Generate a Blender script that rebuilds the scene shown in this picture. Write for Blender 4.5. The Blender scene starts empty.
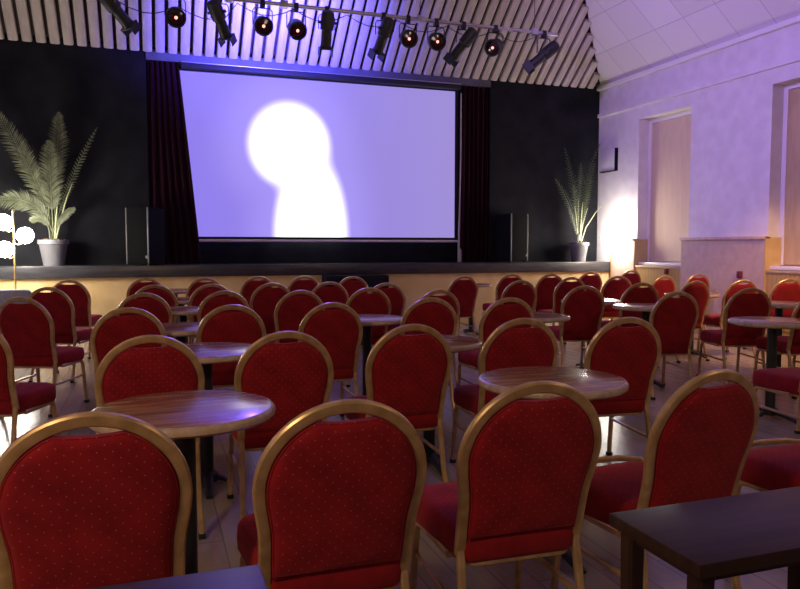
import bpy, bmesh, math, random
from mathutils import Vector, Matrix
random.seed(7)
SC = bpy.context.scene
COL = SC.collection
PI = math.pi

# ------------------------------------------------------------------ materials
def new_mat(name, color, rough=.6, metal=0.0, emit=None, estr=0.0, spec=.5, sheen=0.0, coat=0.0):
    m = bpy.data.materials.new(name); m.use_nodes = True
    b = m.node_tree.nodes['Principled BSDF']
    b.inputs['Base Color'].default_value = (*color, 1)
    b.inputs['Roughness'].default_value = rough
    b.inputs['Metallic'].default_value = metal
    b.inputs['Specular IOR Level'].default_value = spec
    b.inputs['Sheen Weight'].default_value = sheen
    b.inputs['Coat Weight'].default_value = coat
    if emit:
        b.inputs['Emission Color'].default_value = (*emit, 1)
        b.inputs['Emission Strength'].default_value = estr
    return m

def nd(m, t, **kw):
    n = m.node_tree.nodes.new(t)
    for k, v in kw.items(): setattr(n, k, v)
    return n
def lk(m, a, b): m.node_tree.links.new(a, b)
def bsdf(m): return m.node_tree.nodes['Principled BSDF']

def noise_color(m, c1, c2, scale=8, coord='Object', stretch=(1, 1, 1), bump=0.0, detail=4, lo=.35, hi=.65):
    tc = nd(m, 'ShaderNodeTexCoord'); mp = nd(m, 'ShaderNodeMapping'); mp.inputs['Scale'].default_value = stretch
    nz = nd(m, 'ShaderNodeTexNoise'); nz.inputs['Scale'].default_value = scale; nz.inputs['Detail'].default_value = detail
    cr = nd(m, 'ShaderNodeValToRGB')
    cr.color_ramp.elements[0].position = lo; cr.color_ramp.elements[0].color = (*c1, 1)
    cr.color_ramp.elements[1].position = hi; cr.color_ramp.elements[1].color = (*c2, 1)
    lk(m, tc.outputs[coord], mp.inputs['Vector']); lk(m, mp.outputs[0], nz.inputs['Vector'])
    lk(m, nz.outputs['Fac'], cr.inputs['Fac']); lk(m, cr.outputs['Color'], bsdf(m).inputs['Base Color'])
    if bump:
        bp = nd(m, 'ShaderNodeBump'); bp.inputs['Strength'].default_value = bump; bp.inputs['Distance'].default_value = .01
        lk(m, nz.outputs['Fac'], bp.inputs['Height']); lk(m, bp.outputs[0], bsdf(m).inputs['Normal'])
    return m

def math_n(m, op, a, b=None):
    n = nd(m, 'ShaderNodeMath', operation=op)
    for i, v in enumerate((a, b)):
        if v is None: continue
        if isinstance(v, (int, float)): n.inputs[i].default_value = v
        else: lk(m, v, n.inputs[i])
    return n.outputs[0]

def dotted_fabric(name, axes):
    """dark red weave with a staggered grid of tiny gold dots"""
    m = new_mat(name, (.3, .01, .015), rough=.85, spec=.2, sheen=.25)
    bsdf(m).inputs['Sheen Tint'].default_value = (1, .25, .25, 1)
    tc = nd(m, 'ShaderNodeTexCoord'); sp = nd(m, 'ShaderNodeSeparateXYZ'); lk(m, tc.outputs['Object'], sp.inputs[0])
    u, v = sp.outputs[axes[0]], sp.outputs[axes[1]]
    def lattice(off):
        ds = []
        for c in (u, v):
            a = math_n(m, 'MULTIPLY_ADD', c, 1 / .034); m.node_tree.nodes[-1].inputs[2].default_value = off + 50
            ds.append(math_n(m, 'SUBTRACT', math_n(m, 'FRACT', a), .5))
        d2 = math_n(m, 'ADD', math_n(m, 'MULTIPLY', ds[0], ds[0]), math_n(m, 'MULTIPLY', ds[1], ds[1]))
        return math_n(m, 'LESS_THAN', d2, .0020)
    dots = math_n(m, 'MAXIMUM', lattice(0.0), lattice(.5))
    ns = nd(m, 'ShaderNodeSeparateXYZ'); lk(m, tc.outputs['Normal'], ns.inputs[0])
    third = [q for q in 'XYZ' if q not in axes][0]
    dots = math_n(m, 'MULTIPLY', dots, math_n(m, 'GREATER_THAN', math_n(m, 'ABSOLUTE', ns.outputs[third]), .75))
    nz = nd(m, 'ShaderNodeTexNoise'); nz.inputs['Scale'].default_value = 14; nz.inputs['Detail'].default_value = 5
    lk(m, tc.outputs['Object'], nz.inputs['Vector'])
    cr = nd(m, 'ShaderNodeValToRGB')
    cr.color_ramp.elements[0].position = .3; cr.color_ramp.elements[0].color = (.20, .005, .012, 1)
    cr.color_ramp.elements[1].position = .7; cr.color_ramp.elements[1].color = (.31, .009, .015, 1)
    lk(m, nz.outputs['Fac'], cr.inputs['Fac'])
    mx = nd(m, 'ShaderNodeMix', data_type='RGBA'); mx.inputs[7].default_value = (.55, .3, .16, 1)
    lk(m, math_n(m, 'MULTIPLY', dots, .5), mx.inputs[0]); lk(m, cr.outputs['Color'], mx.inputs[6])
    lk(m, mx.outputs[2], bsdf(m).inputs['Base Color'])
    w = nd(m, 'ShaderNodeTexNoise'); w.inputs['Scale'].default_value = 400
    lk(m, tc.outputs['Object'], w.inputs['Vector'])
    bp = nd(m, 'ShaderNodeBump'); bp.inputs['Strength'].default_value = .15; bp.inputs['Distance'].default_value = .002
    lk(m, w.outputs['Fac'], bp.inputs['Height']); lk(m, bp.outputs[0], bsdf(m).inputs['Normal'])
    return m

M = {}
M['back_red'] = dotted_fabric('red back fabric', ('X', 'Z'))
M['seat_red'] = dotted_fabric('red seat fabric', ('X', 'Y'))
M['gold'] = noise_color(new_mat('gold lacquered tube', (.66, .45, .22), rough=.34, metal=.5), (.50, .32, .14), (.66, .45, .22), scale=20)
M['black_rubber'] = new_mat('black rubber', (.01, .01, .01), rough=.7)
def wood(name, c1, c2, c3, rough, stretch=(2.2, 22, 2)):
    m = new_mat(name, c1, rough=rough, spec=.33)
    noise_color(m, c1, c2, scale=1.6, stretch=stretch, detail=6, lo=.3, hi=.7)
    cr = [n for n in m.node_tree.nodes if n.type == 'VALTORGB'][0]
    e = cr.color_ramp.elements.new(.5); e.color = (*c3, 1)
    return m
M['table_wood'] = wood('streaked walnut table top', (.20, .075, .034), (.62, .34, .17), (.34, .15, .065), .2)
M['wenge'] = wood('dark wenge table top', (.026, .012, .009), (.055, .028, .02), (.038, .019, .014), .4)
bsdf(M['wenge']).inputs['Specular IOR Level'].default_value = .2
M['wood_edge'] = noise_color(new_mat('pale table edge', (.5, .36, .25), rough=.3), (.40, .28, .19), (.55, .42, .30), scale=30)
M['black_metal'] = noise_color(new_mat('black painted metal', (.012, .012, .013), rough=.5), (.010, .010, .011), (.018, .018, .020), scale=30)
M['black_paint'] = noise_color(new_mat('black emulsion', (.012, .012, .015), rough=.9, spec=.1), (.011, .011, .014), (.018, .018, .022), scale=3)
M['stage_black'] = noise_color(new_mat('worn black stage boards', (.03, .03, .035), rough=.3), (.026, .026, .03), (.05, .05, .056), scale=6, stretch=(.6, 4, 4))
M['lintel'] = noise_color(new_mat('dark grey beam paint', (.10, .10, .12), rough=.7), (.09, .09, .11), (.12, .12, .14), scale=5)
M['cream'] = noise_color(new_mat('cream stage front paint', (.78, .60, .33), rough=.75), (.78, .55, .23), (.86, .64, .31), scale=4)
M['tan_wood'] = noise_color(new_mat('tan painted wainscot', (.62, .48, .29), rough=.6), (.50, .36, .17), (.58, .43, .22), scale=6)
M['wains'] = noise_color(new_mat('pinkish beige wainscot', (.62, .50, .44), rough=.65), (.50, .37, .29), (.58, .43, .35), scale=9)
M['wall'] = noise_color(new_mat('off white plaster', (.74, .70, .68), rough=.85), (.70, .66, .64), (.78, .74, .72), scale=5, bump=.08)
M['blind'] = noise_color(new_mat('cream roller blind', (.72, .60, .48), rough=.8), (.60, .46, .31), (.66, .51, .35), scale=12, stretch=(1, 1, .2))
M['blind_warm'] = noise_color(new_mat('warm lit roller blind', (.5, .38, .2), rough=.8), (.46, .34, .17), (.54, .41, .22), scale=12, stretch=(1, 1, .2))  # second blind, with the warm light on it put into the colour
M['white_trim'] = new_mat('white gloss paint', (.8, .77, .74), rough=.35)
M['slat'] = noise_color(new_mat('pale pine slat', (.62, .47, .36), rough=.6), (.45, .39, .34), (.56, .49, .43), scale=3, stretch=(6, 1, 1))
M['slat_gap'] = new_mat('dark slat backing', (.05, .035, .03), rough=.9)
M['curtain'] = noise_color(new_mat('dark wine curtain', (.06, .006, .02), rough=.95, spec=.1, sheen=.05), (.014, .0015, .006), (.028, .003, .011), scale=12, stretch=(6, 6, .4))
M['brass'] = new_mat('brass', (.72, .5, .18), rough=.3, metal=.9)
M['globe'] = new_mat('lit glass globe', (1, .97, .9), rough=.4, emit=(1.0, .93, .82), estr=68)
M['lens_glint'] = new_mat('red lens glint', (.5, .2, .15), rough=.3, emit=(1.0, .35, .28), estr=2.2)  # emissive colour imitates a red reflection dot in the lens
M['lens'] = new_mat('dark lamp lens', (.03, .006, .012), rough=.12, spec=.8)
M['alu'] = new_mat('aluminium tube', (.55, .52, .55), rough=.35, metal=.8)
M['pot_grey'] = noise_color(new_mat('grey plastic pot', (.32, .32, .34), rough=.6), (.13, .13, .145), (.17, .17, .185), scale=5)
M['soil'] = noise_color(new_mat('bark mulch', (.12, .06, .04), rough=.95), (.07, .035, .02), (.3, .16, .11), scale=60)
M['leaf'] = noise_color(new_mat('pale green palm leaf', (.17, .19, .10), rough=.6), (.065, .078, .038), (.14, .155, .088), scale=6)
M['leaf_dark'] = noise_color(new_mat('dark green palm leaf', (.04, .055, .022), rough=.55), (.025, .038, .014), (.065, .08, .035), scale=6)
M['stem'] = new_mat('pale leaf stem', (.42, .45, .24), rough=.5)
M['grille'] = noise_color(new_mat('black speaker grille', (.006, .006, .007), rough=.9, spec=.12), (.004, .004, .005), (.008, .008, .009), scale=150)
M['speaker_edge'] = new_mat('pale speaker edge', (.16, .16, .16), rough=.45)  # lighter grey than the cabinet, for its corners and the small highlight
M['grey_fabric'] = noise_color(new_mat('grey chair fabric', (.22, .22, .25), rough=.8), (.19, .19, .22), (.26, .26, .29), scale=40)
M['red_box'] = new_mat('dark red plastic', (.16, .015, .03), rough=.4)
M['white_shell'] = new_mat('white speaker shell', (.75, .72, .70), rough=.5)
M['screen_black'] = new_mat('black screen border', (.008, .008, .01), rough=.7)
M['rope'] = new_mat('pale rope', (.45, .40, .40), rough=.8)

# floor: pale grey-brown boards
def floor_mat():
    m = new_mat('grey brown floor boards', (.3, .25, .22), rough=.24, spec=.5)
    tc = nd(m, 'ShaderNodeTexCoord'); mp = nd(m, 'ShaderNodeMapping'); mp.inputs['Rotation'].default_value = (0, 0, PI / 2)
    lk(m, tc.outputs['Object'], mp.inputs[0])
    br = nd(m, 'ShaderNodeTexBrick'); br.inputs['Scale'].default_value = 1
    br.inputs['Brick Width'].default_value = 1.6; br.inputs['Row Height'].default_value = .14
    br.inputs['Mortar Size'].default_value = .003
    br.inputs['Color1'].default_value = (.50, .41, .34, 1); br.inputs['Color2'].default_value = (.42, .34, .28, 1)
    br.inputs['Mortar'].default_value = (.26, .21, .17, 1)
    lk(m, mp.outputs[0], br.inputs['Vector'])
    nz = nd(m, 'ShaderNodeTexNoise'); nz.inputs['Scale'].default_value = 4; nz.inputs['Detail'].default_value = 6
    mp2 = nd(m, 'ShaderNodeMapping'); mp2.inputs['Scale'].default_value = (8, .8, 1)
    lk(m, tc.outputs['Object'], mp2.inputs[0]); lk(m, mp2.outputs[0], nz.inputs['Vector'])
    mx = nd(m, 'ShaderNodeMix', data_type='RGBA', blend_type='MULTIPLY'); mx.inputs[0].default_value = .5
    lk(m, br.outputs['Color'], mx.inputs[6]); lk(m, nz.outputs['Color'], mx.inputs[7])
    lk(m, mx.outputs[2], bsdf(m).inputs['Base Color'])
    return m
M['floor'] = floor_mat()

def ceiling_mat():
    m = new_mat('white ceiling panels', (.74, .71, .70), rough=.8)
    tc = nd(m, 'ShaderNodeTexCoord')
    br = nd(m, 'ShaderNodeTexBrick'); br.offset = 0.0; br.inputs['Scale'].default_value = 1
    br.inputs['Brick Width'].default_value = .62; br.inputs['Row Height'].default_value = .62; br.inputs['Mortar Size'].default_value = .008
    br.inputs['Color1'].default_value = (.76, .73, .72, 1); br.inputs['Color2'].default_value = (.70, .66, .63, 1)
    br.inputs['Mortar'].default_value = (.55, .52, .54, 1)
    lk(m, tc.outputs['UV'], br.inputs['Vector']); lk(m, br.outputs['Color'], bsdf(m).inputs['Base Color'])
    return m
M['ceiling'] = ceiling_mat()

def groove_mat():
    m = new_mat('grooved cream boards', (.66, .52, .30), rough=.6)
    tc = nd(m, 'ShaderNodeTexCoord'); sp = nd(m, 'ShaderNodeSeparateXYZ'); lk(m, tc.outputs['Object'], sp.inputs[0])
    a = math_n(m, 'FRACT', math_n(m, 'MULTIPLY', sp.outputs['Y'], 1 / .07))
    g = math_n(m, 'LESS_THAN', a, .16)
    mx = nd(m, 'ShaderNodeMix', data_type='RGBA'); mx.inputs[6].default_value = (.50, .33, .10, 1); mx.inputs[7].default_value = (.36, .24, .08, 1)
    lk(m, g, mx.inputs[0]); lk(m, mx.outputs[2], bsdf(m).inputs['Base Color'])
    return m
M['groove'] = groove_mat()

def screen_mat():
    """projected picture: violet field with an overexposed pale figure (head over body); coordinates are metres on the screen"""
    m = bpy.data.materials.new('projected picture'); m.use_nodes = True
    nt = m.node_tree; b = bsdf(m); b.inputs['Base Color'].default_value = (.6, .6, .6, 1); b.inputs['Roughness'].default_value = .9
    tc = nd(m, 'ShaderNodeTexCoord'); sp = nd(m, 'ShaderNodeSeparateXYZ'); lk(m, tc.outputs['Object'], sp.inputs[0])
    X, Z = sp.outputs['X'], sp.outputs['Z']
    def ell(cx, cz, rx, rz):
        dx = math_n(m, 'DIVIDE', math_n(m, 'SUBTRACT', X, cx), rx); dz = math_n(m, 'DIVIDE', math_n(m, 'SUBTRACT', Z, cz), rz)
        return math_n(m, 'SQRT', math_n(m, 'ADD', math_n(m, 'MULTIPLY', dx, dx), math_n(m, 'MULTIPLY', dz, dz)))
    d1 = ell(2.12, 2.91, .65, .67); d2 = ell(2.46, 1.45, .60, 1.35)
    d = nd(m, 'ShaderNodeMath', operation='SMOOTH_MIN'); lk(m, d1, d.inputs[0]); lk(m, d2, d.inputs[1]); d.inputs[2].default_value = .32
    core = nd(m, 'ShaderNodeMapRange', interpolation_type='SMOOTHSTEP')
    core.inputs['From Min'].default_value = 1.14; core.inputs['From Max'].default_value = .66
    lk(m, d.outputs[0], core.inputs['Value'])
    halo = nd(m, 'ShaderNodeMapRange', interpolation_type='SMOOTHERSTEP')
    halo.inputs['From Min'].default_value = 2.3; halo.inputs['From Max'].default_value = .9
    lk(m, d.outputs[0], halo.inputs['Value'])
    side = nd(m, 'ShaderNodeMapRange'); side.inputs['From Min'].default_value = .5; side.inputs['From Max'].default_value = 5.0
    lk(m, X, side.inputs['Value'])
    base = nd(m, 'ShaderNodeMix', data_type='RGBA'); base.inputs[6].default_value = (.30, .225, .92, 1); base.inputs[7].default_value = (.37, .29, .72, 1)
    lk(m, side.outputs[0], base.inputs[0])
    h = nd(m, 'ShaderNodeMix', data_type='RGBA'); h.inputs[7].default_value = (.48, .38, 1.1, 1)
    lk(m, math_n(m, 'MULTIPLY', halo.outputs[0], .55), h.inputs[0]); lk(m, base.outputs[2], h.inputs[6])
    c = nd(m, 'ShaderNodeMix', data_type='RGBA'); c.inputs[7].default_value = (2.6, 2.5, 3.2, 1)
    lk(m, core.outputs[0], c.inputs[0]); lk(m, h.outputs[2], c.inputs[6])
    lk(m, c.outputs[2], b.inputs['Emission Color']); b.inputs['Emission Strength'].default_value = .93
    b.inputs['Base Color'].default_value = (.02, .02, .02, 1)
    return m
M['screen'] = screen_mat()

# ------------------------------------------------------------------ mesh helpers
def add_box(bm, x0, x1, y0, y1, z0, z1, bevel=0.0, mat=None):
    r = bmesh.ops.create_cube(bm, size=1)
    vs = r['verts']
    for v in vs:
        v.co = Vector(((x0 + x1) / 2 + v.co.x * (x1 - x0), (y0 + y1) / 2 + v.co.y * (y1 - y0), (z0 + z1) / 2 + v.co.z * (z1 - z0)))
    if bevel:
        es = list({e for v in vs for e in v.link_edges})
        r2 = bmesh.ops.bevel(bm, geom=es, offset=bevel, segments=2, affect='EDGES', profile=.6)
        vs = list({v for f in r2['faces'] for v in f.verts} | {v for v in vs if v.is_valid})
    if mat:
        for v in vs:
            if v.is_valid: v.co = mat @ v.co
    return vs

def add_sweep(bm, pts, wa, wb=None, n=8, power=2.0, up=None, closed=False):
    """sweep a rounded section along pts; wa = half width across 'up' x tangent, wb = half size along 'up'; wa may be a list"""
    pts = [Vector(p) for p in pts]; N = len(pts)
    if not isinstance(wa, (list, tuple)): wa = [wa] * N
    if wb is None: wb = wa
    if not isinstance(wb, (list, tuple)): wb = [wb] * N
    rings = []; nrm = None
    for i, p in enumerate(pts):
        if closed: t = pts[(i + 1) % N] - pts[i - 1]
        else: t = pts[min(i + 1, N - 1)] - pts[max(i - 1, 0)]
        t.normalize()
        if up is not None: nrm = Vector(up)
        elif nrm is None:
            nrm = Vector((0, 0, 1)) if abs(t.z) < .9 else Vector((1, 0, 0))
        nrm = (nrm - t * nrm.dot(t)).normalized()
        side = t.cross(nrm)
        ring = []
        for k in range(n):
            a = 2 * PI * (k + .5) / n
            ca, sa = math.cos(a), math.sin(a)
            cx = math.copysign(abs(ca) ** (2 / power), ca); sy = math.copysign(abs(sa) ** (2 / power), sa)
            ring.append(bm.verts.new(p + side * (cx * wa[i]) + nrm * (sy * wb[i])))
        rings.append(ring)
    M_ = N if closed else N - 1
    for i in range(M_):
        a, b = rings[i], rings[(i + 1) % N]
        for k in range(n): bm.faces.new((a[k], a[(k + 1) % n], b[(k + 1) % n], b[k]))
    if not closed:
        bm.faces.new(rings[0][::-1]); bm.faces.new(rings[-1])
    return rings

def add_lathe(bm, prof, n=32, mat=None, cap=True):
    rings = []
    for r, z in prof:
        rings.append([bm.verts.new((mat or Matrix()) @ Vector((r * math.cos(2 * PI * k / n), r * math.sin(2 * PI * k / n), z))) for k in range(n)])
    for a, b in zip(rings, rings[1:]):
        for k in range(n): bm.faces.new((a[k], a[(k + 1) % n], b[(k + 1) % n], b[k]))
    if cap:
        bm.faces.new(rings[0][::-1]); bm.faces.new(rings[-1])

def add_cushion(bm, outline, levels, frame):
    """outline: 2D pts; levels: (scale, height); frame(x, y, h) -> 3D"""
    cx = sum(p[0] for p in outline) / len(outline); cy = sum(p[1] for p in outline) / len(outline)
    rings = []
    for s, h in levels:
        rings.append([bm.verts.new(frame(cx + (x - cx) * s, cy + (y - cy) * s, h)) for x, y in outline])
    n = len(outline)
    for a, b in zip(rings, rings[1:]):
        for k in range(n): bm.faces.new((a[k], a[(k + 1) % n], b[(k + 1) % n], b[k]))
    bm.faces.new(rings[0][::-1]); bm.faces.new(rings[-1])

def build(name, bm, mat, parent=None, smooth=True, angle=40):
    bmesh.ops.recalc_face_normals(bm, faces=bm.faces)
    me = bpy.data.meshes.new(name); bm.to_mesh(me); bm.free()
    mats = mat if isinstance(mat, (list, tuple)) else [mat]
    for m_ in mats: me.materials.append(m_)
    if smooth:
        for p in me.polygons: p.use_smooth = True
        me.set_sharp_from_angle(angle=math.radians(angle))
    o = bpy.data.objects.new(name, me); COL.objects.link(o)
    if parent: o.parent = parent
    return o

def tag(o, label=None, cat=None, group=None, kind=None):
    if label: o['label'] = label
    if cat: o['category'] = cat
    if group: o['group'] = group
    if kind: o['kind'] = kind
    return o
def thing(name, label, cat, loc=(0, 0, 0), rz=0, group=None):
    o = bpy.data.objects.new(name, None); COL.objects.link(o); o.empty_display_size = .1
    o.location = loc; o.rotation_euler = (0, 0, rz)
    return tag(o, label, cat, group)
def kids(o): return [c for c in bpy.data.objects if c.parent == o]
def copy_tree(o, parent=None):
    c = o.copy(); COL.objects.link(c)
    if parent: c.parent = parent
    for k in kids(o): copy_tree(k, c)
    return c
def B(): return bmesh.new()
def struct(name, bm, mat, parent=None, smooth=False):
    o = build(name, bm, mat, parent, smooth)
    o['kind'] = 'structure'
    return o

# ------------------------------------------------------------------ the room
XL, XR, YB, YW = -2.35, 7.76, -3.5, 11.35       # left wall, right wall, rear wall, black stage wall
ZS, ZT, YF = 4.18, 1.04, 10.88                  # ceiling spring line, stage top, stage front edge
bm = B(); add_box(bm, XL - .3, XR + .5, YB - .3, 13.2, -.1, 0); struct('floor', bm, M['floor'])
bm = B(); add_box(bm, XL - .2, XL, YB, 13.0, 0, ZS + .06); struct('wall_left', bm, M['wall'])
bm = B(); add_box(bm, XL - .2, XR + .5, YB - .2, YB, 0, 7); struct('wall_rear', bm, M['wall'])
# right wall with two window niches
NZ = 3.43
bm = B()
ND = .24
add_box(bm, XR, XR + .5, 10.20, 13.0, 0, ZS + .06)
add_box(bm, XR, XR + .5, 7.47, 8.97, 0, ZS + .06)
add_box(bm, XR, XR + .5, YB, 5.9, 0, ZS + .06)
for a, b in ((8.97, 10.20), (5.9, 7.47)):
    add_box(bm, XR, XR + .5, a, b, NZ, ZS + .06)
    add_box(bm, XR + ND, XR + .5, a, b, 0, NZ)
struct('wall_right', bm, M['wall'])
# wainscot on the piers, frieze moulding, cornice
def wainscot(name, y0, y1):
    bm = B(); add_box(bm, XR - .085, XR, y0, y1, 0, 1.40)
    o = struct(name, bm, [M['wains'], M['tan_wood']])
    for p in o.data.polygons:
        if abs(p.normal.y) > .9: p.material_index = 1
    bm = B(); add_box(bm, XR - .115, XR, y0 - .015, y1 + .015, 1.40, 1.445, bevel=.012)
    build('cap', bm, M['wains'], o)
    return o
wainscot('trim_1', 7.44, 9.02); wainscot('trim_2', 10.17, 10.80)
wainscot('trim_3', YB, 5.93)
for n, y in (('trim_7', 10.155), ('trim_8', 7.425)):      # tan panels lining the far side of each niche
    bm = B(); add_box(bm, XR - .083, XR + ND - .055, y, y + .013, 0, 1.43); struct(n, bm, M['tan_wood'])
bm = B(); add_box(bm, XR - .04, XR, YB, YW, 3.63, 3.70, bevel=.012); struct('trim_4', bm, M['wall'])
bm = B(); add_box(bm, XR - .07, XR, YB, YW, ZS - .07, ZS, bevel=.02); struct('trim_5', bm, M['white_trim'])
# windows in the niches: closed roller blind, pale frame, sill
for i, (y0, y1) in enumerate(((8.97, 10.20), (5.9, 7.47))):
    bm = B(); add_box(bm, XR + ND - .05, XR + ND - .002, y0 + .002, y1 - .002, 1.06, NZ - .002)
    # hollow frame: jambs and head
    bm.clear()
    add_box(bm, XR + ND - .05, XR + ND - .002, y0 + .002, y0 + .07, 1.06, NZ - .002)
    add_box(bm, XR + ND - .05, XR + ND - .002, y1 - .07, y1 - .002, 1.06, NZ - .002)
    add_box(bm, XR + ND - .05, XR + ND - .002, y0 + .07, y1 - .07, NZ - .07, NZ - .002)
    w = struct('window_%d' % (i + 1), bm, M['white_trim'])
    bm = B(); add_box(bm, XR + ND - .035, XR + ND - .02, y0 + .072, y1 - .072, 1.07, NZ - .075); build('roller_blind', bm, M['blind'] if i == 0 else M['blind_warm'], w)
    bm = B(); add_box(bm, XR + .005, XR + ND - .002, y0 + .004, y1 - .004, 1.0, 1.05, bevel=.01); build('sill', bm, M['white_trim'], w)
# radiator covers below the windows
for i, (y0, y1) in enumerate(((9.025, 10.15), (5.95, 7.42))):
    t = thing('radiator_cover', ('grooved cream radiator cover under the far window nearest the stage',
                                 'grooved cream radiator cover under the nearer window at right edge')[i], 'radiator cover', (XR - .06, (y0 + y1) / 2, 0), 0, 'radiator covers')
    h = (y1 - y0) / 2
    bm = B(); add_box(bm, 0, .03, -h, h, 0, .99); build('front_panel', bm, M['groove'], t)
    bm = B(); add_box(bm, -.012, .06, -h, h, .962, .995, bevel=.006); build('top_rail', bm, M['tan_wood'], t)
# small dark red boxes on the right wall
t = thing('call_point', 'small dark red box fixed on the cream radiator cover', 'alarm box', (XR - .06, 9.35, .93), 0)
bm = B(); add_box(bm, -.04, 0, -.035, .035, -.06, .03, bevel=.012); build('housing', bm, M['red_box'], t)
bm = B(); add_box(bm, -.046, -.04, -.02, .02, -.035, .01); build('push_plate', bm, M['red_box'], t)
t = thing('call_point', 'small dark red box fixed on the pinkish wainscot panel', 'alarm box', (XR - .085, 7.83, .94), 0)
bm = B(); add_box(bm, -.04, 0, -.04, .04, -.07, .03, bevel=.012); build('housing', bm, M['red_box'], t)
bm = B(); add_box(bm, -.046, -.04, -.02, .02, -.04, .01); build('push_plate', bm, M['red_box'], t)
# white wall loudspeaker high by the stage corner
t = thing('wall_speaker', 'flat white wall loudspeaker with black edges beside the stage corner', 'speaker', (XR, 11.0, 2.84))
bm = B(); add_box(bm, -.042, 0, -.20, .24, -.190, .19, bevel=.008); build('housing', bm, M['white_shell'], t)
bm = B(); add_box(bm, -.05, 0, -.235, -.202, -.205, .19); build('grille', bm, M['grille'], t)
bm = B(); add_box(bm, -.05, 0, -.20, .24, -.205, -.192); build('bottom_edge', bm, M['grille'], t)

# ceilings: panelled slopes at the sides, slatted slope over the stage
AS, AB = math.tan(math.radians(42)), math.tan(math.radians(40))
ZC = 7.0
def slope_quad(name, pts, uvs, mat):
    bm = B(); vs = [bm.verts.new(p) for p in pts]; f = bm.faces.new(vs)
    uv = bm.loops.layers.uv.new('UVMap')
    for l, q in zip(f.loops, uvs): l[uv].uv = q
    n = f.normal.copy() if f.normal.length else Vector((0, 0, 1))
    r = bmesh.ops.extrude_face_region(bm, geom=[f])
    for v in r['geom']:
        if isinstance(v, bmesh.types.BMVert): v.co.z += .08
    return struct(name, bm, mat)
RS = (ZC - ZS) / AS; RB = (ZC - ZS) / AB
sl = RS / math.cos(math.radians(42))
slope_quad('ceiling', [(XR + .02, YB, ZS), (XR + .02, YW + .0, ZS), (XR - RS, YW - RB, ZC), (XR - RS, YB, ZC)],
           [(YB, 0), (YW, 0), (YW - RB, sl), (YB, sl)], M['ceiling'])
slope_quad('ceiling', [(XL - .02, YB, ZS), (XL - .02, YW, ZS), (XL + RS, YW - RB, ZC), (XL + RS, YB, ZC)],
           [(YB, 0), (YW, 0), (YW - RB, sl), (YB, sl)], M['ceiling'])
bm = B(); add_box(bm, XL + RS - .1, XR - RS + .1, YB, YW - RB + .1, ZC - .005, ZC + .08); struct('ceiling', bm, M['ceiling'])
# slatted slope (dark backing plus rounded pine slats clipped at the hips)
bm = B()
vs = [bm.verts.new(p) for p in ((XL, YW, ZS + .07), (XR, YW, ZS + .07), (XR - RS, YW - RB, ZC + .07), (XL + RS, YW - RB, ZC + .07))]
f = bm.faces.new(vs)
r = bmesh.ops.extrude_face_region(bm, geom=[f])
for v in r['geom']:
    if isinstance(v, bmesh.types.BMVert): v.co.z += .06
struct('ceiling', bm, M['slat_gap'])
bm = B(); pitch = .175; sw = .066
x = XL + .10
while x < XR - .06:
    tmax = min((x - XL), (XR - x), RS) / RS        # where the hip cuts this slat
    if tmax > .02:
        a = Vector((x, YW + .0, ZS - .005)); b = Vector((x, YW - RB * tmax, ZS + (ZC - ZS) * tmax))
        add_sweep(bm, [a, b], sw, .045, n=12, power=4.0, up=(0, -math.sin(math.radians(40)), -math.cos(math.radians(40))))
    x += pitch
struct('ceiling_slats', bm, M['slat'], smooth=True)

# ------------------------------------------------------------------ stage
OL, OR = 0.0, 5.57                               # proscenium opening
ZO = 4.035
bm = B(); add_box(bm, XL, OL, YW, YW + .2, ZT, ZS + .02); add_box(bm, OR, XR, YW, YW + .2, ZT, ZS + .02)
struct('wall_stage', bm, M['black_paint'])
bm = B(); add_box(bm, OL, OR, YW - .02, YW + .2, ZO, ZS - .03); add_box(bm, OL, OR, YW + .02, YW + .2, ZS - .03, ZS + .02)
struct('trim_6', bm, M['lintel'])
bm = B(); add_box(bm, XL, XR, 11.72, 11.80, ZT, ZS + .02); struct('black_masking', bm, M['black_paint'])  # black sheet added close behind the screen to keep the gap below dark
bm = B(); add_box(bm, XL, XR, YW + .2, 13.0, ZS + .02, ZS + .1); struct('ceiling_backstage', bm, M['black_paint'])
bm = B()
add_box(bm, XL, XR - .02, YF, 13.0, ZT - .17, ZT, bevel=.012)
struct('stage_floor', bm, M['stage_black'], smooth=True)
bm = B(); add_box(bm, XL, XR - .02, YF + .05, YF + .15, 0, ZT - .17); struct('wall_stage_front', bm, M['cream'])
# black step block in front of the stage
t = thing('stage_steps', 'black wooden step block against the cream stage front below the screen', 'steps', (3.0, YF + .045, 0))
bm = B(); add_box(bm, -.50, .50, -.30, 0, 0, .865, bevel=.01); build('upper_step', bm, M['black_paint'], t)
bm = B(); add_box(bm, -.50, .50, -.58, -.302, 0, .56, bevel=.01); build('middle_step', bm, M['black_paint'], t)
bm = B(); add_box(bm, -.50, .50, -.86, -.582, 0, .28, bevel=.01); build('bottom_step', bm, M['black_paint'], t)

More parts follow.
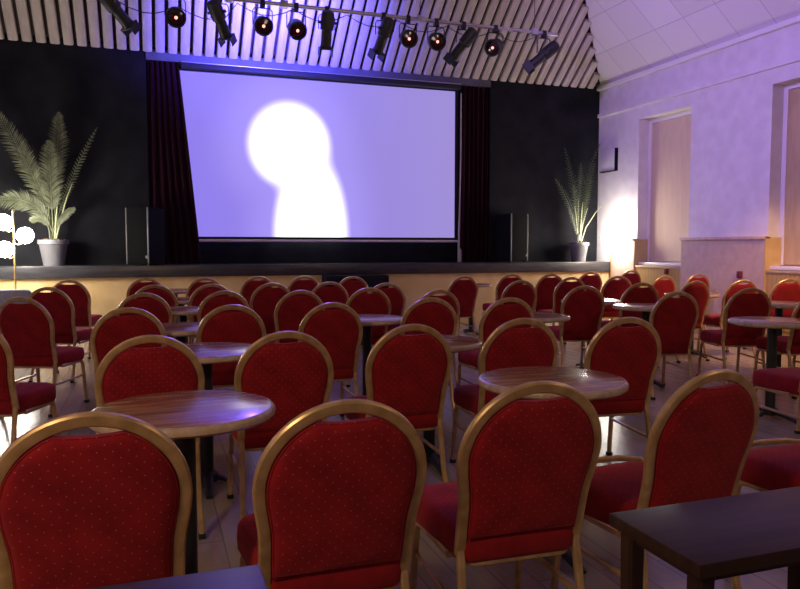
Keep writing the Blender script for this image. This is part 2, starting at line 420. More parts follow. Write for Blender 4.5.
# projection screen
t = thing('projection_screen', 'large lit projection screen with violet picture and white figure on stage', 'screen', (0, 11.46, 0))
S0, S1, SB, ST = .30, 4.96, 1.46, 3.94
bm = B(); add_box(bm, S0, S1, 0, .01, SB, ST); build('picture', bm, M['screen'], t)
bm = B()
add_box(bm, S0 - .08, S1 + .06, -.004, .02, ST, ST + .06); add_box(bm, S0 - .08, S1 + .06, -.004, .02, SB - .035, SB)
add_box(bm, S0 - .08, S0, -.004, .02, SB, ST); add_box(bm, S1, S1 + .06, -.004, .02, SB, ST)
build('border', bm, M['screen_black'], t)
bm = B(); add_sweep(bm, [(S0 - .08, .005, SB - .06), (S1 + .06, .005, SB - .06)], .022, n=10); build('bottom_bar', bm, M['white_trim'], t)
bm = B(); add_box(bm, S0 + .19, S1 + .04, -.17, -.05, ST + .012, ST + .084, bevel=.01); build('casing', bm, M['screen_black'], t)
bm = B(); add_box(bm, S0 + .19, S1 + .04, -.172, -.14, ST + .086, ST + .097); build('casing_edge', bm, M['alu'], t)

# curtains: pleated, the left one flaring over the screen edge
def curtain(label, xa0, xa1, xb0, xb1, y, z0, z1, pleats):
    bm = B(); nx, nz = pleats * 8, 14; rows = []
    for j in range(nz + 1):
        v = j / nz; row = []
        for i in range(nx + 1):
            u = i / nx
            x = (xb0 + (xa0 - xb0) * v) * (1 - u) + (xb1 + (xa1 - xb1) * v) * u
            ph = u * pleats * 2 * PI + .5 * math.sin(v * 3 + u * 9)
            row.append(bm.verts.new((x, y + .035 * math.sin(ph) * (1.1 - .35 * v), z0 + (z1 - z0) * v)))
        rows.append(row)
    for a, b in zip(rows, rows[1:]):
        for i in range(nx): bm.faces.new((a[i], a[i + 1], b[i + 1], b[i]))
    r = bmesh.ops.extrude_face_region(bm, geom=bm.faces[:])
    for g in r['geom']:
        if isinstance(g, bmesh.types.BMVert): g.co.y += .012
    return tag(build('curtain', bm, M['curtain'], None, True, 70), label, 'curtain', 'wine red stage curtains')
curtain('dark wine red pleated curtain flaring along the left side of the screen', .02, .46, .02, .74, 11.38, ZT + .006, ZO - .005, 6)
curtain('dark wine red pleated curtain hanging right of the screen', 5.04, 5.55, 5.02, 5.55, 11.40, ZT + .006, ZO - .005, 6)
t = thing('rope', 'pale hanging rope beside the right edge of the screen', 'rope', (4.985, 11.33, ZT))
bm = B(); add_sweep(bm, [(.02, 0, .03), (.0, 0, .25), (.015, 0, 1.0), (.03, 0, 1.8), (.03, 0, 2.85)], [.022, .02, .011, .010, .010], n=8); build('cord', bm, M['rope'], t)
bm = B(); add_lathe(bm, [(.012, 0), (.034, .01), (.036, .2), (.012, .24)], n=14, mat=Matrix.Translation((.018, 0, .0))); build('weight', bm, M['rope'], t)

# stage loudspeakers
def stage_speaker(label, loc, rz):
    t = thing('stage_speaker', label, 'speaker', loc, rz, 'black stage loudspeakers')
    bm = B(); add_box(bm, -.19, .19, -.17, .2, .02, .82, bevel=.012); build('cabinet', bm, M['grille'], t)
    bm = B(); add_box(bm, -.17, .17, -.185, -.17, .05, .79, bevel=.006); build('grille', bm, M['grille'], t)
    for s in (-1, 1):
        bm = B(); add_box(bm, s * .183 - .008, s * .183 + .008, -.188, -.17, .02, .82, bevel=.003); build('corner_guard', bm, M['speaker_edge'], t)
    bm = B(); add_box(bm, .14, .175, -.192, -.184, .1, .14, bevel=.004); build('glint_block', bm, M['speaker_edge'], t)  # small pale block imitates a highlight low on the cabinet
    for sx in (-1, 1):
        for sy in (-.13, .16):
            bm = B(); add_lathe(bm, [(.022, 0), (.022, .02)], n=12, mat=Matrix.Translation((sx * .15, sy, 0))); build('rubber_foot', bm, M['black_rubber'], t)
stage_speaker('tall black loudspeaker on the stage left of the screen', (-.06, 11.05, ZT), math.radians(-38))
stage_speaker('tall black loudspeaker on the stage right of the screen', (5.86, 11.05, ZT), math.radians(14))

# ------------------------------------------------------------------ plants
def frond(bm, pts, width, n=26, droop=.15, leafw=.012, skip=.2):
    pts = [Vector(p) for p in pts]
    def bez(t):
        a, b, c, d = pts
        return a * (1 - t) ** 3 + b * 3 * t * (1 - t) ** 2 + c * 3 * t * t * (1 - t) + d * t ** 3
    line = [bez(i / 16) for i in range(17)]
    add_sweep(bm, line, [.011 * (1 - .8 * i / 16) + .001 for i in range(17)], n=6)
    for i in range(n):
        t = skip + (1 - skip) * i / (n - 1)
        p = bez(t); tg = (bez(min(1, t + .02)) - bez(max(0, t - .02))).normalized()
        side = tg.cross(Vector((0, -1, .25))).normalized()
        w = width * (math.sin(PI * min(1, (t - skip) / (1 - skip) * .86 + .14)) ** .6)
        for s in (-1, 1):
            d = (side * s * .8 + tg * .75 + Vector((0, random.uniform(-.25, .1), random.uniform(-.1, .05)))).normalized()
            L = w * random.uniform(.85, 1.1)
            mid = p + d * L * .5; tip = p + d * L + Vector((0, 0, -droop * L))
            up = d.cross(Vector((0, 1, 0))).normalized()
            ring = [p + up * leafw * .4, mid + up * leafw, tip, mid - up * leafw, p - up * leafw * .4]
            off = Vector((0, .003, 0))
            A = [bm.verts.new(q - off) for q in ring]; Bv = [bm.verts.new(q + off) for q in ring]
            bm.faces.new(A); bm.faces.new(Bv[::-1])
            for k in range(5): bm.faces.new((A[k], Bv[k], Bv[(k + 1) % 5], A[(k + 1) % 5]))

def plant(label, loc, pot_r, pot_h, fronds, leafmat, stems, name):
    t = thing(name, label, 'plant', loc, 0, 'potted palms on the stage')
    bm = B(); add_lathe(bm, [(pot_r * .66, 0), (pot_r * .9, pot_h * .82), (pot_r * .92, pot_h * .83), (pot_r, pot_h * .84), (pot_r, pot_h), (pot_r * .9, pot_h), (pot_r * .88, pot_h * .9)], n=36)
    pot = build('pot', bm, M['pot_grey'], t)
    bm = B(); add_lathe(bm, [(pot_r * .8, pot_h * .80), (pot_r * .87, pot_h * .93), (pot_r * .4, pot_h * .98), (.01, pot_h)], n=24)
    for k in range(26):
        a = random.uniform(0, 2 * PI); r = pot_r * random.uniform(.2, .8)
        bmesh.ops.create_icosphere(bm, subdivisions=1, radius=random.uniform(.014, .028), matrix=Matrix.Translation((r * math.cos(a), r * math.sin(a), pot_h * .98)))
    build('mulch', bm, M['soil'], pot)
    for i, (p1, p2, p3, w, n, skip) in enumerate(fronds):
        base = (random.uniform(-.04, .04), random.uniform(-.03, .03), pot_h * .9)
        bm = B(); frond(bm, [base, p1, p2, p3], w, n, skip=skip, leafw=.0085 if leafmat == 'leaf' else .005)
        build('frond', bm, M[leafmat], t)
    for i, (p1, p2) in enumerate(stems):
        bm = B(); add_sweep(bm, [(p1[0] * .3, 0, pot_h * .9), p1, ((p1[0] + p2[0]) / 2, (p1[1] + p2[1]) / 2, (p1[2] + p2[2]) / 2 + .03), p2], [.013, .011, .009, .004], n=6)
        build('stem', bm, M['stem'], t)
PX = -1.27
plant('tall palm in grey pot on the stage left, broad pale fronds', (PX, 11.05, ZT), .2, .36, [
    ((-.03, 0, .8), (-.20, 0, 1.3), (-.66, -.02, 2.12), .22, 56, .36),
    ((.0, .02, .9), (.10, .02, 1.5), (.12, 0, 2.12), .19, 44, .40),
    ((-.06, -.03, .75), (-.25, -.05, 1.0), (-.66, -.1, .88), .22, 34, .28),
    ((.07, .03, .7), (.2, .08, 1.2), (.60, .1, 1.95), .09, 30, .35),
    ((.05, -.02, .6), (.14, -.05, .72), (.30, -.08, .80), .09, 22, .35),
    ((-.03, -.02, .6), (-.10, -.04, .72), (-.28, -.08, .62), .10, 22, .35),
    ((.0, -.02, .7), (.0, -.05, 1.1), (.0, -.08, 1.72), .24, 44, .38),
    ((-.02, .03, .8), (-.14, .06, 1.2), (-.40, .08, 1.6), .16, 30, .4),
], 'leaf', [((.05, .0, .7), (.1, .02, 1.1)), ((-.04, .02, .7), (-.06, 0, 1.15)), ((.09, 0, .6), (.26, .03, 1.15))], 'potted_palm')
plant('slender dark palm in grey pot at the right end of the stage', (7.17, 11.04, ZT), .18, .34, [
    ((.02, 0, .8), (.10, .0, 1.5), (.40, -.02, 2.1), .10, 26, .35),
    ((-.03, 0, .8), (-.10, .02, 1.4), (-.30, .03, 2.0), .12, 24, .35),
    ((.0, 0, .8), (.02, .0, 1.3), (.02, .0, 1.75), .10, 22, .35),
    ((-.06, -.02, .6), (-.16, -.02, 1.0), (-.52, -.03, 1.45), .12, 22, .35),
    ((.04, -.02, .6), (.10, -.03, 1.0), (.20, -.05, 1.5), .10, 22, .35),
    ((.08, 0, .7), (.14, .0, 1.2), (.34, .05, 1.75), .10, 22, .4),
    ((-.05, 0, .5), (-.12, -.05, .7), (-.26, -.08, .95), .09, 16, .3),
    ((-.02, 0, .7), (-.06, -.02, 1.1), (-.16, -.04, 1.35), .10, 18, .35),
], 'leaf_dark', [((.02, -.02, .6), (.05, -.03, 1.05)), ((-.05, -.02, .6), (-.11, -.03, .98)), ((.05, 0, .55), (.16, -.02, .95)),
                 ((-.02, 0, .6), (-.02, .0, 1.1)), ((.12, -.03, .6), (.50, -.06, 1.08))], 'potted_palm')

# ------------------------------------------------------------------ globe lamps either side of the stage
def globe_lamp(label, loc, globes, h):
    t = thing('floor_lamp', label, 'lamp', loc, 0, 'globe floor lamps')
    bm = B(); add_lathe(bm, [(.14, 0), (.14, .012), (.03, .03), (.012, .05)], n=32); build('base', bm, M['brass'], t)
    bm = B(); add_sweep(bm, [(0, 0, .03), (0, 0, h)], .011, n=12); add_lathe(bm, [(.011, h), (.018, h + .02), (.004, h + .05)], n=12); build('pole', bm, M['brass'], t)
    for gx, gy, gz in globes:
        bm = B(); add_sweep(bm, [(0, 0, gz - .10), (gx * .5, gy * .5, gz - .12), (gx, gy, gz - .085)], .008, n=8)
        add_lathe(bm, [(.02, -.10), (.04, -.075), (.04, -.065)], n=16, mat=Matrix.Translation((gx, gy, gz))); a = build('arm', bm, M['brass'], t)
        bm = B(); bmesh.ops.create_uvsphere(bm, u_segments=24, v_segments=14, radius=.105, matrix=Matrix.Translation((gx, gy, gz))); build('globe', bm, M['globe'], a)
globe_lamp('brass floor lamp with three lit globes at the left end of the stage', (-1.67, 10.5, 0), [(-.12, .02, 1.62), (.14, -.05, 1.45), (-.10, -.06, 1.27)], 1.74)
globe_lamp('brass floor lamp with lit globes by the white wall at right', (7.55, 10.62, 0), [(-.03, -.11, 1.60), (.005, .12, 1.46), (-.02, -.12, 1.28)], 1.74)

# grey chair in front of the stage at far left
t = thing('tub_chair', 'grey upholstered chair beside the globe lamp at far left', 'chair', (-1.66, 9.93, 0), PI)
pts = []
for k in range(25):
    u = -1 + 2 * k / 24
    pts.append((math.copysign(.24 * min(1, abs(math.sin(u * PI / 2)) ** .5), u) if k not in (0, 24) else u * .24, .36 + .41 * (1 - abs(u) ** 5)))
out = [(x, z) for x, z in pts] + [(.22, .34), (-.22, .34)]
bm = B(); add_cushion(bm, out, [(.9, -.05), (1, -.03), (1, .03), (.9, .05)], lambda x, z, h: Vector((x, -.2 + h, z))); build('backrest', bm, M['grey_fabric'], t)
bm = B(); add_box(bm, -.23, .23, -.15, .26, .34, .44, bevel=.03); build('seat', bm, M['grey_fabric'], t)
for sx in (-1, 1):
    for sy in (-.16, .2):
        bm = B(); add_sweep(bm, [(sx * .18, sy, .36), (sx * .2, sy * 1.1, 0)], .014, n=8); build('leg', bm, M['black_metal'], t)

# ------------------------------------------------------------------ lighting bar with spotlights
BY, BZ = 9.6, 4.46
t = thing('lighting_bar', 'pale metal lighting bar hung in front of the slatted slope', 'lighting bar', (0, BY, BZ))
bm = B(); add_sweep(bm, [(-1.6, 0, 0), (5.80, 0, 0)], .026, n=14); build('tube', bm, M['alu'], t)
for x in (1.02, 1.72, 3.62, 5.42, -.6):
    bm = B(); add_box(bm, x - .05, x + .05, -.04, .04, -.045, .05, bevel=.012); k = build('hanger_clamp', bm, M['alu'], t)
    ztop = ZS + (YW - BY) * AB - BZ + .03
    bm = B(); add_sweep(bm, [(x, 0, .04), (x, 0, ztop)], .005, n=6); build('wire', bm, M['black_metal'], k)
def yoke(bm, w, drop, y=0):
    add_sweep(bm, [(-w, y, -drop), (-w, y, -.11), (-w * .8, y, -.075), (w * .8, y, -.075), (w, y, -.11), (w, y, -drop)], .006, .014, n=6, up=(0, 1, 0))
def aim(d):
    return Vector(d).to_track_quat('Y', 'Z').to_matrix().to_4x4()
def clamp(t):
    bm = B(); add_box(bm, -.03, .03, -.036, .036, -.07, .034, bevel=.008); add_sweep(bm, [(0, .03, -.03), (0, .075, -.03)], .009, n=8)
    build('clamp', bm, M['black_metal'], t)
def par_can(x, d, label, red=True, drop=.21):
    t = thing('par_can', label, 'spotlight', (x, BY, BZ), 0, 'spotlights on the lighting bar')
    clamp(t)
    bm = B(); yoke(bm, .125, drop); build('yoke', bm, M['black_metal'], t)
    R = Matrix.Translation((0, 0, -drop)) @ aim(d) @ Matrix.Rotation(-PI / 2, 4, 'X')
    bm = B(); add_lathe(bm, [(.03, -.17), (.075, -.15), (.112, -.05), (.115, .09), (.122, .09), (.122, .105), (.104, .105), (.10, .07), (.06, .045)], n=28, mat=R); c = build('housing', bm, M['black_metal'], t)
    bm = B(); add_lathe(bm, [(.02, .05), (.07, .058), (.099, .07), (.099, .075), (.05, .086), (.01, .09)], n=28, mat=R); build('lens', bm, M['lens'], c)
    bm = B(); bmesh.ops.create_uvsphere(bm, u_segments=10, v_segments=6, radius=.022, matrix=R @ Matrix.Translation((0, 0, .085))); build('lens_glint', bm, M['lens_glint'], c)  # glowing dot standing in for the reflection on the lens
def profile_spot(x, target, label, drop=.16):
    t = thing('profile_spot', label, 'spotlight', (x, BY, BZ), 0, 'spotlights on the lighting bar')
    clamp(t)
    bm = B(); yoke(bm, .11, drop + .1); build('yoke', bm, M['black_metal'], t)
    d = Vector(target) - Vector((x, BY, BZ))
    R = Matrix.Translation((0, 0, -drop - .12)) @ aim(d) @ Matrix.Rotation(-PI / 2, 4, 'X') @ Matrix.Scale(.86, 4)
    bm = B(); add_lathe(bm, [(.05, -.30), (.09, -.28), (.105, -.22), (.105, -.02), (.082, .0), (.082, .22), (.09, .225), (.09, .25), (.07, .25), (.068, .2)], n=24, mat=R); c = build('barrel', bm, M['black_metal'], t)
    bm = B(); add_box(bm, -.10, .10, -.10, .10, .255, .272, mat=R)
    for s in (-1, 1):
        add_box(bm, s * .10 - .004, s * .10 + .004, -.09, .09, .25, .38, mat=R)
    build('gel_frame', bm, M['black_metal'], c)
    bm = B(); add_box(bm, .10, .15, -.02, .02, -.14, -.10, bevel=.008, mat=R); build('knob', bm, M['black_metal'], c)
    bm = B(); add_box(bm, -.15, -.10, -.02, .02, -.14, -.10, bevel=.008, mat=R); build('knob', bm, M['black_metal'], c)
STC = (2.4, 11.6, 1.6)
profile_spot(-.33, STC, 'leftmost spotlight, a black barrel tilted down towards the screen')
par_can(.36, (.05, -.9, -.42), 'round black spotlight left of the screen edge, second from left', drop=.29)
profile_spot(.90, STC, 'black barrel spotlight above the top left corner of the screen')
par_can(1.44, (.02, -.9, -.4), 'left one of the two round spotlights hung over the white picture figure', drop=.29)
par_can(1.88, (.05, -.85, -.55), 'right one of the two round spotlights hung over the white picture figure', drop=.29)
profile_spot(2.29, (2.35, 11.0, 1.2), 'black spotlight hanging straight down at the middle of the bar')
profile_spot(3.08, STC, 'black barrel spotlight tilted left just right of the vertical spotlight')
par_can(3.44, (-.1, -.9, -.35), 'left one of two round spotlights right of the bar middle', drop=.27)
par_can(3.86, (-.1, -.9, -.35), 'right one of two round spotlights right of the bar middle', drop=.27)
profile_spot(4.28, STC, 'black barrel spotlight tilted left, third from the right end of the bar')
par_can(4.78, (-.75, -.6, -.35), 'narrow black spotlight turned sideways, second from the right end', drop=.27)
profile_spot(5.58, STC, 'rightmost spotlight, a black barrel at the right end of the bar', drop=.20)
cb = B()
pts = []
for i in range(41):
    x = -.33 + (5.5 + .33) * i / 40
    pts.append((x, BY + .05, BZ - .03 - .12 * abs(math.sin(i * PI / 5)) - (.12 if x < 1 else 0)))
add_sweep(cb, pts, .006, n=6)
tag(build('power_cable', cb, M['black_metal']), 'thin black cable looping along the lighting bar between the spotlights', 'cable')

# ------------------------------------------------------------------ banquet chair
def back_y(z): return -.195 - (z - .45) * .25
def back_x(z):
    if z < .55: return .190 + (z - .40) * .02
    t = (z - .55) / .15; t = max(0, min(1, t)); t = t * t * (3 - 2 * t)
    return .193 + t * .0185
def make_chair(front_rail=False):
    t = thing('banquet_chair', 'x', 'chair')
    R, ZA = .2115, .700; TH = .208
    path = []
    for k in range(9): z = .40 + (ZA - .40) * k / 8; path.append((-back_x(z), z))
    for k in range(1, 24): a = PI - PI * k / 24; path.append((R * math.cos(a), ZA + TH * math.sin(a)))
    for k in range(9): z = ZA - (ZA - .40) * k / 8; path.append((back_x(z), z))
    bm = B(); add_sweep(bm, [(x, back_y(z), z) for x, z in path], .0175, .0125, n=10, power=3, up=(0, 1, .25))
    build('back_frame', bm, M['gold'], t)
    # upholstered back with the hand slot under the top of the frame
    g = .016; zr = TH - .019
    out = []
    for k in range(11): z = .447 + (ZA - .447) * k / 10; out.append((-(back_x(z) - g), z))
    hx = .078; rr = R - g
    a0 = math.acos(hx / rr)
    for k in range(1, 13): a = PI - (PI - (PI - a0)) * k / 12 ; out.append((rr * math.cos(a), ZA + zr * math.sin(a)))
    ze = ZA + zr * math.sin(a0)
    for k in range(1, 10): u = -1 + 2 * k / 10; out.append((hx * u, ze - .005 * (1 - u * u)))
    for k in range(0, 12): a = a0 - a0 * k / 12; out.append((rr * math.cos(a), ZA + zr * math.sin(a)))
    for k in range(11): z = ZA - (ZA - .447) * k / 10; out.append((back_x(z) - g, z))
    bm = B()
    add_cushion(bm, out, [(.55, -.036), (.80, -.034), (.90, -.030), (.965, -.022), (.99, -.012), (1, 0), (.99, .012), (.965, .024), (.90, .036), (.75, .044), (.4, .048)],
                lambda x, z, h: Vector((x, back_y(z) + h, z)))
    bk = build('backrest', bm, M['back_red'], t, True, 60)
    bm = B(); add_sweep(bm, [(x * .985, back_y(z) - .016, .69 + (z - .69) * .985) for x, z in out], .0035, n=6, closed=True); build('piping', bm, M['back_red'], bk)
    # seat cushion
    so = []
    def corner(cx, cy, r, a0, a1, n=7):
        for k in range(n): a = a0 + (a1 - a0) * k / (n - 1); so.append((cx + r * math.cos(a), cy + r * math.sin(a)))
    corner(.145, .165, .075, 0, PI / 2); corner(-.145, .165, .075, PI / 2, PI)
    corner(-.155, -.17, .035, PI, 1.5 * PI, 4); corner(.155, -.17, .035, 1.5 * PI, 2 * PI, 4)
    bm = B()
    add_cushion(bm, so, [(.9, .368), (.97, .371), (1.0, .385), (1.01, .42), (1.0, .452), (.965, .466), (.88, .474), (.6, .480)], lambda x, y, h: Vector((x, y, h)))
    build('seat', bm, M['seat_red'], t, True, 60)
    # seat frame under the cushion
    bm = B(); add_sweep(bm, [(x * .90, y * .90, .366) for x, y in so], .011, n=8, power=3, closed=True, up=(0, 0, 1)); build('seat_frame', bm, M['gold'], t)
    for s in (-1, 1):
        bm = B(); add_sweep(bm, [(s * .190, back_y(.41) - .002, .41), (s * .192, -.205, .33), (s * .196, -.235, .16), (s * .202, -.29, .012)], .0125, n=8, power=3.5, up=(0, 1, 0)); l = build('leg', bm, M['gold'], t)
        bm = B(); add_box(bm, s * .2025 - .0155, s * .2025 + .0155, -.308, -.276, 0, .022, bevel=.003); build('rubber_foot', bm, M['black_rubber'], l)
        bm = B(); add_sweep(bm, [(s * .190, -.10, .363), (s * .192, .15, .363), (s * .196, .182, .356), (s * .198, .198, .335), (s * .205, .232, .012)], .0125, n=8, power=3.5, up=(1, 0, 0)); l = build('leg', bm, M['gold'], t)
        bm = B(); add_box(bm, s * .205 - .0155, s * .205 + .0155, .217, .249, 0, .022, bevel=.003); build('rubber_foot', bm, M['black_rubber'], l)
        bm = B(); add_sweep(bm, [(s * .197, .206, .24), (s * .196, 0, .235), (s * .195, -.222, .23)], .008, n=8, power=3, up=(0, 0, 1)); build('stretcher', bm, M['gold'], t)
    return t

CH = [  # back-top x, back-top y, rotation deg, label, front bar
 (-0.142, 1.76, 0, 'red dotted banquet chair cut off by the lower left corner, largest in view'),
 (0.452, 1.70, 0, 'dotted red banquet chair in the nearest row, just right of the near round table'),
 (1.028, 1.76, -2, 'red banquet chair in the nearest row, in front of the middle round table'),
 (1.645, 1.75, 5, 'red banquet chair in the nearest row, behind the dark square-cornered table'),
 (-.01, 3.24, 0, 'red banquet chair seen over the left part of the near round table'),
 (.57, 3.20, 0, 'red banquet chair in second row, seen over the right end of the near round table'),
 (1.208, 3.29, 0, 'red banquet chair in second row, straight left of the middle round table'),
 (1.867, 3.38, -4, 'red banquet chair in second row, seen over the left part of the middle round table'),
 (2.427, 3.24, -6, 'red banquet chair in second row, just right of the middle round table'),
 (-.95, 4.39, -22, 'bright red banquet chair cut by the left picture edge, half its back visible'),
 (-.94, 6.09, -24, 'red banquet chair at far left, nearest of the file of three uncut ones'),
 (-.14, 4.79, 0, 'red banquet chair in third row, nearest of the overlapping file of four at left'),
 (.50, 4.81, 0, 'red banquet chair in third row, right behind the second small table at left'),
 (1.165, 4.77, 0, 'red banquet chair in third row, left beside the table with glinting edge'),
 (1.980, 5.00, -3, 'red banquet chair in third row, right beside the table with glinting edge'),
 (2.540, 4.81, -2, 'red banquet chair in third row, fifth from left, second right of the glinting table'),
 (4.020, 6.06, -10, 'red banquet chair standing free right of centre, whole back and seat visible'),
 (4.920, 6.36, -8, 'red banquet chair with a round table edge across it, right of the free standing chair'),
 (4.230, 4.99, -8, 'dark red banquet chair just behind and right of the second row\'s rightmost chair'),
 (5.250, 5.22, -14, 'dark red banquet chair standing behind the round table at the right edge'),
 (5.40, 4.62, -8, 'dark red banquet chair cut by the right picture edge, right of the round table'),
 (-.93, 7.54, -20, 'red banquet chair at far left, middle of the file of three'),
 (-.90, 9.08, -14, 'red banquet chair at far left, the one of the file nearest the stage'),
 (-.06, 6.31, 0, 'red banquet chair, second of the overlapping file of four at left'),
 (.03, 7.62, 0, 'red banquet chair, third of the overlapping file of four at left'),
 (-.06, 9.37, 0, 'red banquet chair, farthest of the overlapping file of four at left'),
 (.60, 6.38, 0, 'red banquet chair in fourth row, first one right of the left column of tables'),
 (.59, 7.63, 0, 'red banquet chair in fifth row, first one right of the left column of tables'),
 (.63, 9.14, 0, 'red banquet chair nearest the stage, right of the column of small tables'),
 (1.31, 9.38, 0, 'red banquet chair nearest the stage, with violet right rim, below the screen left part'),
 (1.21, 7.63, 0, 'red banquet chair just in front of the violet rimmed one by the stage'),
 (1.240, 6.24, 0, 'red banquet chair in fourth row, third from left of the overlapping ones'),
 (1.91, 9.34, 0, 'red banquet chair by the stage front, just left of the black steps'),
 (1.840, 7.65, 0, 'red banquet chair in front of the left end of the black steps'),
 (2.47, 8.98, 0, 'red banquet chair in front of the right end of the black steps'),
 (1.920, 6.41, 0, 'red banquet chair behind the table with glinting edge'),
 (2.36, 7.23, 0, 'red banquet chair with dark right side, just right below the black steps'),
 (2.420, 5.91, 4, 'red banquet chair half hidden behind the third row chair right of the glinting table'),
 (3.900, 8.66, 4, 'red banquet chair standing alone by the stage, left of the small far table'),
 (4.820, 9.08, 0, 'red banquet chair right beside the small far table by the stage'),
 (3.985, 7.29, 0, 'red banquet chair overlapping the one beside the small far table'),
 (5.350, 8.91, 0, 'dark red banquet chair by the stage front, middle of the right hand three there'),
 (4.980, 7.80, -4, 'red banquet chair between the free standing chair and the stage, pale handle slot'),
 (6.34, 9.41, 0, 'dark red banquet chair by the stage front, rightmost of the three there'),
 (5.820, 8.00, -6, 'red banquet chair with a table edge across its back, before the white lit wall'),
 (7.44, 9.90, 0, 'dark red banquet chair in the corner before the white lit wall'),
 (6.390, 7.80, 4, 'red banquet chair in front of the cream radiator cover'),
 (7.30, 8.20, 0, 'red banquet chair against the left part of the pinkish wainscot'),
 (5.790, 6.54, 0, 'bright red banquet chair left of the tiny far table before the wainscot'),
 (6.47, 6.55, -8, 'red banquet chair with bright orange rim before the wainscot'),
 (7.22, 6.60, -12, 'bright orange red lit banquet chair under the window at right edge'),
 (4.00, 3.24, -4, 'red banquet chair at the right edge, only its seat corner below the round table'),
 (2.42, 1.74, 0, 'red banquet chair at the right edge, only its seat behind the dark table'),
]
proto = make_chair()
for i, (x, y, r, lab) in enumerate(CH):
    c = proto if i == 0 else copy_tree(proto)
    a = math.radians(r)
    off = Vector((-math.sin(a) * .3125, math.cos(a) * .3125))
    c.location = (x + off.x, y + off.y, 0); c.rotation_euler = (0, 0, a)
    tag(c, lab, 'chair', 'red banquet chairs in rows facing the stage')
    if i in (3, 52):
        bm = B(); add_sweep(bm, [(-.2, .17, .44), (-.2, .23, .47), (-.12, .262, .478), (0, .27, .48), (.12, .262, .478), (.2, .23, .47), (.2, .17, .44)], .011, n=8, power=3, up=(0, 0, 1))
        build('front_bar', bm, M['gold'], c)

# ------------------------------------------------------------------ round tables
def make_table():
    t = thing('round_table', 'x', 'table')
    bm = B(); add_lathe(bm, [(.02, .708), (.287, .708), (.303, .711), (.312, .719), (.313, .733), (.307, .742), (.297, .7455), (.02, .746)], n=56)
    o = build('table_top', bm, [M['table_wood'], M['wood_edge']], t)
    for p in o.data.polygons:
        c = p.center
        if math.hypot(c.x, c.y) > .299: p.material_index = 1
    bm = B(); add_lathe(bm, [(.036, .03), (.036, .69)], n=20); build('column', bm, M['black_metal'], t)
    bm = B(); add_lathe(bm, [(.05, .688), (.12, .695), (.12, .7075)], n=24); build('mounting_plate', bm, M['black_metal'], t)
    bm = B()
    for k in range(4):
        a = k * PI / 2; q = .36 if k % 2 == 0 else .95; dx, dy = q * math.cos(a), q * math.sin(a)
        add_sweep(bm, [(0, 0, .05), (dx * .12, dy * .12, .042), (dx * .25, dy * .25, .022), (dx * .28, dy * .28, .012)], [.03, .028, .022, .018], [.02, .018, .012, .01], n=8, power=3, up=(0, 0, 1))
    add_lathe(bm, [(.06, .02), (.06, .06), (.04, .075)], n=20)
    build('cross_foot', bm, M['black_metal'], t)
    return t
TB = [
 (.10, 2.58, 3, 'large brown round table at left, nearest to the camera'),
 (1.60, 2.65, 178, 'brown round table in the middle, behind the third nearest chair'),
 (.27, 4.02, -2, 'streaked brown round table between second and third row at left, second of the column'),
 (.19, 5.24, 183, 'small brown round table, third of the column at left'),
 (.27, 6.76, -2, 'small brown round table, fourth of the column at left'),
 (.30, 8.03, 183, 'tiny far round table, fifth of the column at left'),
 (.29, 9.82, -2, 'tiny far round table, the one of the left column nearest the stage'),
 (1.60, 5.42, 183, 'brown round table with a glinting edge, left of centre'),
 (1.56, 3.97, -2, 'brown round table behind the second row, mostly hidden, at centre'),
 (4.555, 9.88, -2, 'small dark round table by the stage front, with black column'),
 (4.46, 5.70, -2, 'round table seen edge-on just left of the dark red chair right of second row'),
 (4.375, 6.48, 178, 'round table right of the free standing chair, black column'),
 (2.94, 5.20, -2, 'dark round table left in front of the free standing chair'),
 (4.47, 4.23, 178, 'round table at the right edge with black column, red chair behind'),
 (6.11, 6.98, -2, 'tiny far round table before the pinkish wainscot'),
 (5.92, 5.53, -2, 'small round table in front of the orange red lit chair at right'),
]
proto = make_table()
for i, (x, y, r, lab) in enumerate(TB):
    c = proto if i == 0 else copy_tree(proto)
    c.location = (x, y, 0); c.rotation_euler = (0, 0, math.radians(r))
    tag(c, lab, 'table', 'round tables between the rows')

# dark rectangular tables at the bottom of the view
def rect_table(label, x0, x1, y0, y1):
    cx, cy = (x0 + x1) / 2, (y0 + y1) / 2; hx, hy = (x1 - x0) / 2, (y1 - y0) / 2
    t = thing('side_table', label, 'table', (cx, cy, 0), 0, 'dark rectangular tables nearest the camera')
    bm = B(); add_box(bm, -hx, hx, -hy, hy, .718, .745, bevel=.004); build('table_top', bm, M['wenge'], t)
    bm = B()
    for s in (-1, 1):
        add_box(bm, -hx + .03, hx - .03, s * (hy - .035) - .008, s * (hy - .035) + .008, .697, .718)
        add_box(bm, s * (hx - .035) - .008, s * (hx - .035) + .008, -hy + .043, hy - .043, .697, .718)
    build('apron', bm, M['wenge'], t)
    for sx in (-1, 1):
        for sy in (-1, 1):
            bm = B(); add_sweep(bm, [(sx * (hx - .035), sy * (hy - .035), .717), (sx * (hx - .035), sy * (hy - .035), 0)], [.02, .014], n=8, power=5, up=(0, 1, 0)); build('leg', bm, M['wenge'], t)
rect_table('dark brown rectangular table in the lower right corner', .895, 1.42, .985, 1.25)
rect_table('dark table corner peeping in at the bottom left, between two nearest chairs', -.42, .17, .95, 1.245)

# ------------------------------------------------------------------ light
def light(kind, name, loc, energy, color, target=None, **kw):
    d = bpy.data.lights.new(name, kind); d.energy = energy; d.color = color
    for k, v in kw.items(): setattr(d, k, v)
    o = bpy.data.objects.new(name, d); COL.objects.link(o); o.location = loc
    if target is not None: o.rotation_euler = (Vector(target) - Vector(loc)).to_track_quat('-Z', 'Y').to_euler()
    return o
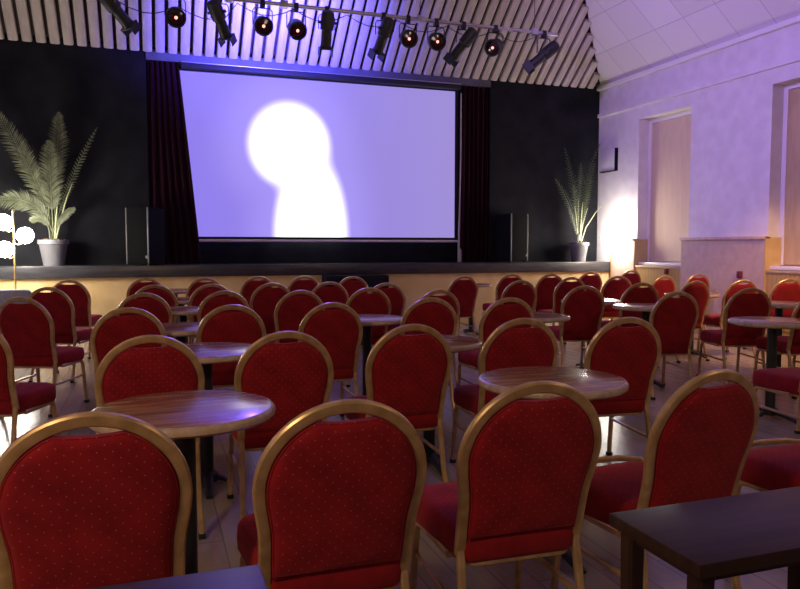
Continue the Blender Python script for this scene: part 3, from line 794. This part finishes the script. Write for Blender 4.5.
# warm house lamps behind the camera
light('AREA', 'house_lamp_left', (-1.75, .2, 2.6), 36, (1.0, .70, .42), (.6, 4.5, .3), size=.4)
light('AREA', 'house_lamp_right', (5.0, -1.0, 3.6), 26, (1.0, .70, .45), (3.5, 4.5, .5), size=.5)
# warm wall spot on the right over the window seats
light('SPOT', 'wall_spot', (6.6, 4.9, 3.9), 640, (1.0, .56, .24), (7.15, 6.9, .7), spot_size=math.radians(50), spot_blend=.8, shadow_soft_size=.06)
# violet wash on the right wall and side slope
light('SPOT', 'violet_wash', (1.9, 6.4, 4.3), 900, (.43, .25, 1.0), (7.76, 7.6, 3.9), spot_size=math.radians(85), spot_blend=.9, shadow_soft_size=.12)
# blue lamps of the bar: one aimed back at the slats above the screen, one out over the rows
light('SPOT', 'blue_lamp', (1.66, 9.75, 3.92), 1150, (.10, .085, 1.0), (1.75, 10.9, 4.6), spot_size=math.radians(140), spot_blend=.8, shadow_soft_size=.06)
light('SPOT', 'blue_front_lamp', (1.9, 9.35, 4.0), 150, (.20, .10, 1.0), (1.1, 4.5, .4), spot_size=math.radians(75), spot_blend=.8, shadow_soft_size=.05)
# unseen warm spot for a glow on the slats
light('SPOT', 'slat_wash', (3.0, 5.0, 3.0), 60, (1.0, .74, .66), (2.9, 9.6, 5.9), spot_size=math.radians(92), spot_blend=.6, shadow_soft_size=.5)

w = bpy.data.worlds.new('room air'); SC.world = w; w.use_nodes = True
w.node_tree.nodes['Background'].inputs[0].default_value = (.03, .025, .04, 1)
w.node_tree.nodes['Background'].inputs[1].default_value = .3

# ------------------------------------------------------------------ camera
cam = bpy.data.cameras.new('camera'); co = bpy.data.objects.new('camera', cam); COL.objects.link(co)
cam.sensor_fit = 'HORIZONTAL'; cam.sensor_width = 36; cam.lens = 36 * 720 / 800
co.location = (0, 0, 1.30)
co.rotation_euler = (math.radians(90 - 3.77), 0, math.radians(-19.1))
cam.clip_start = .05
SC.camera = co
SC.view_settings.view_transform = 'Standard'; SC.view_settings.look = 'None'
SC.view_settings.gamma = 1; SC.view_settings.exposure = 0.0
SC.view_settings.use_curve_mapping = False
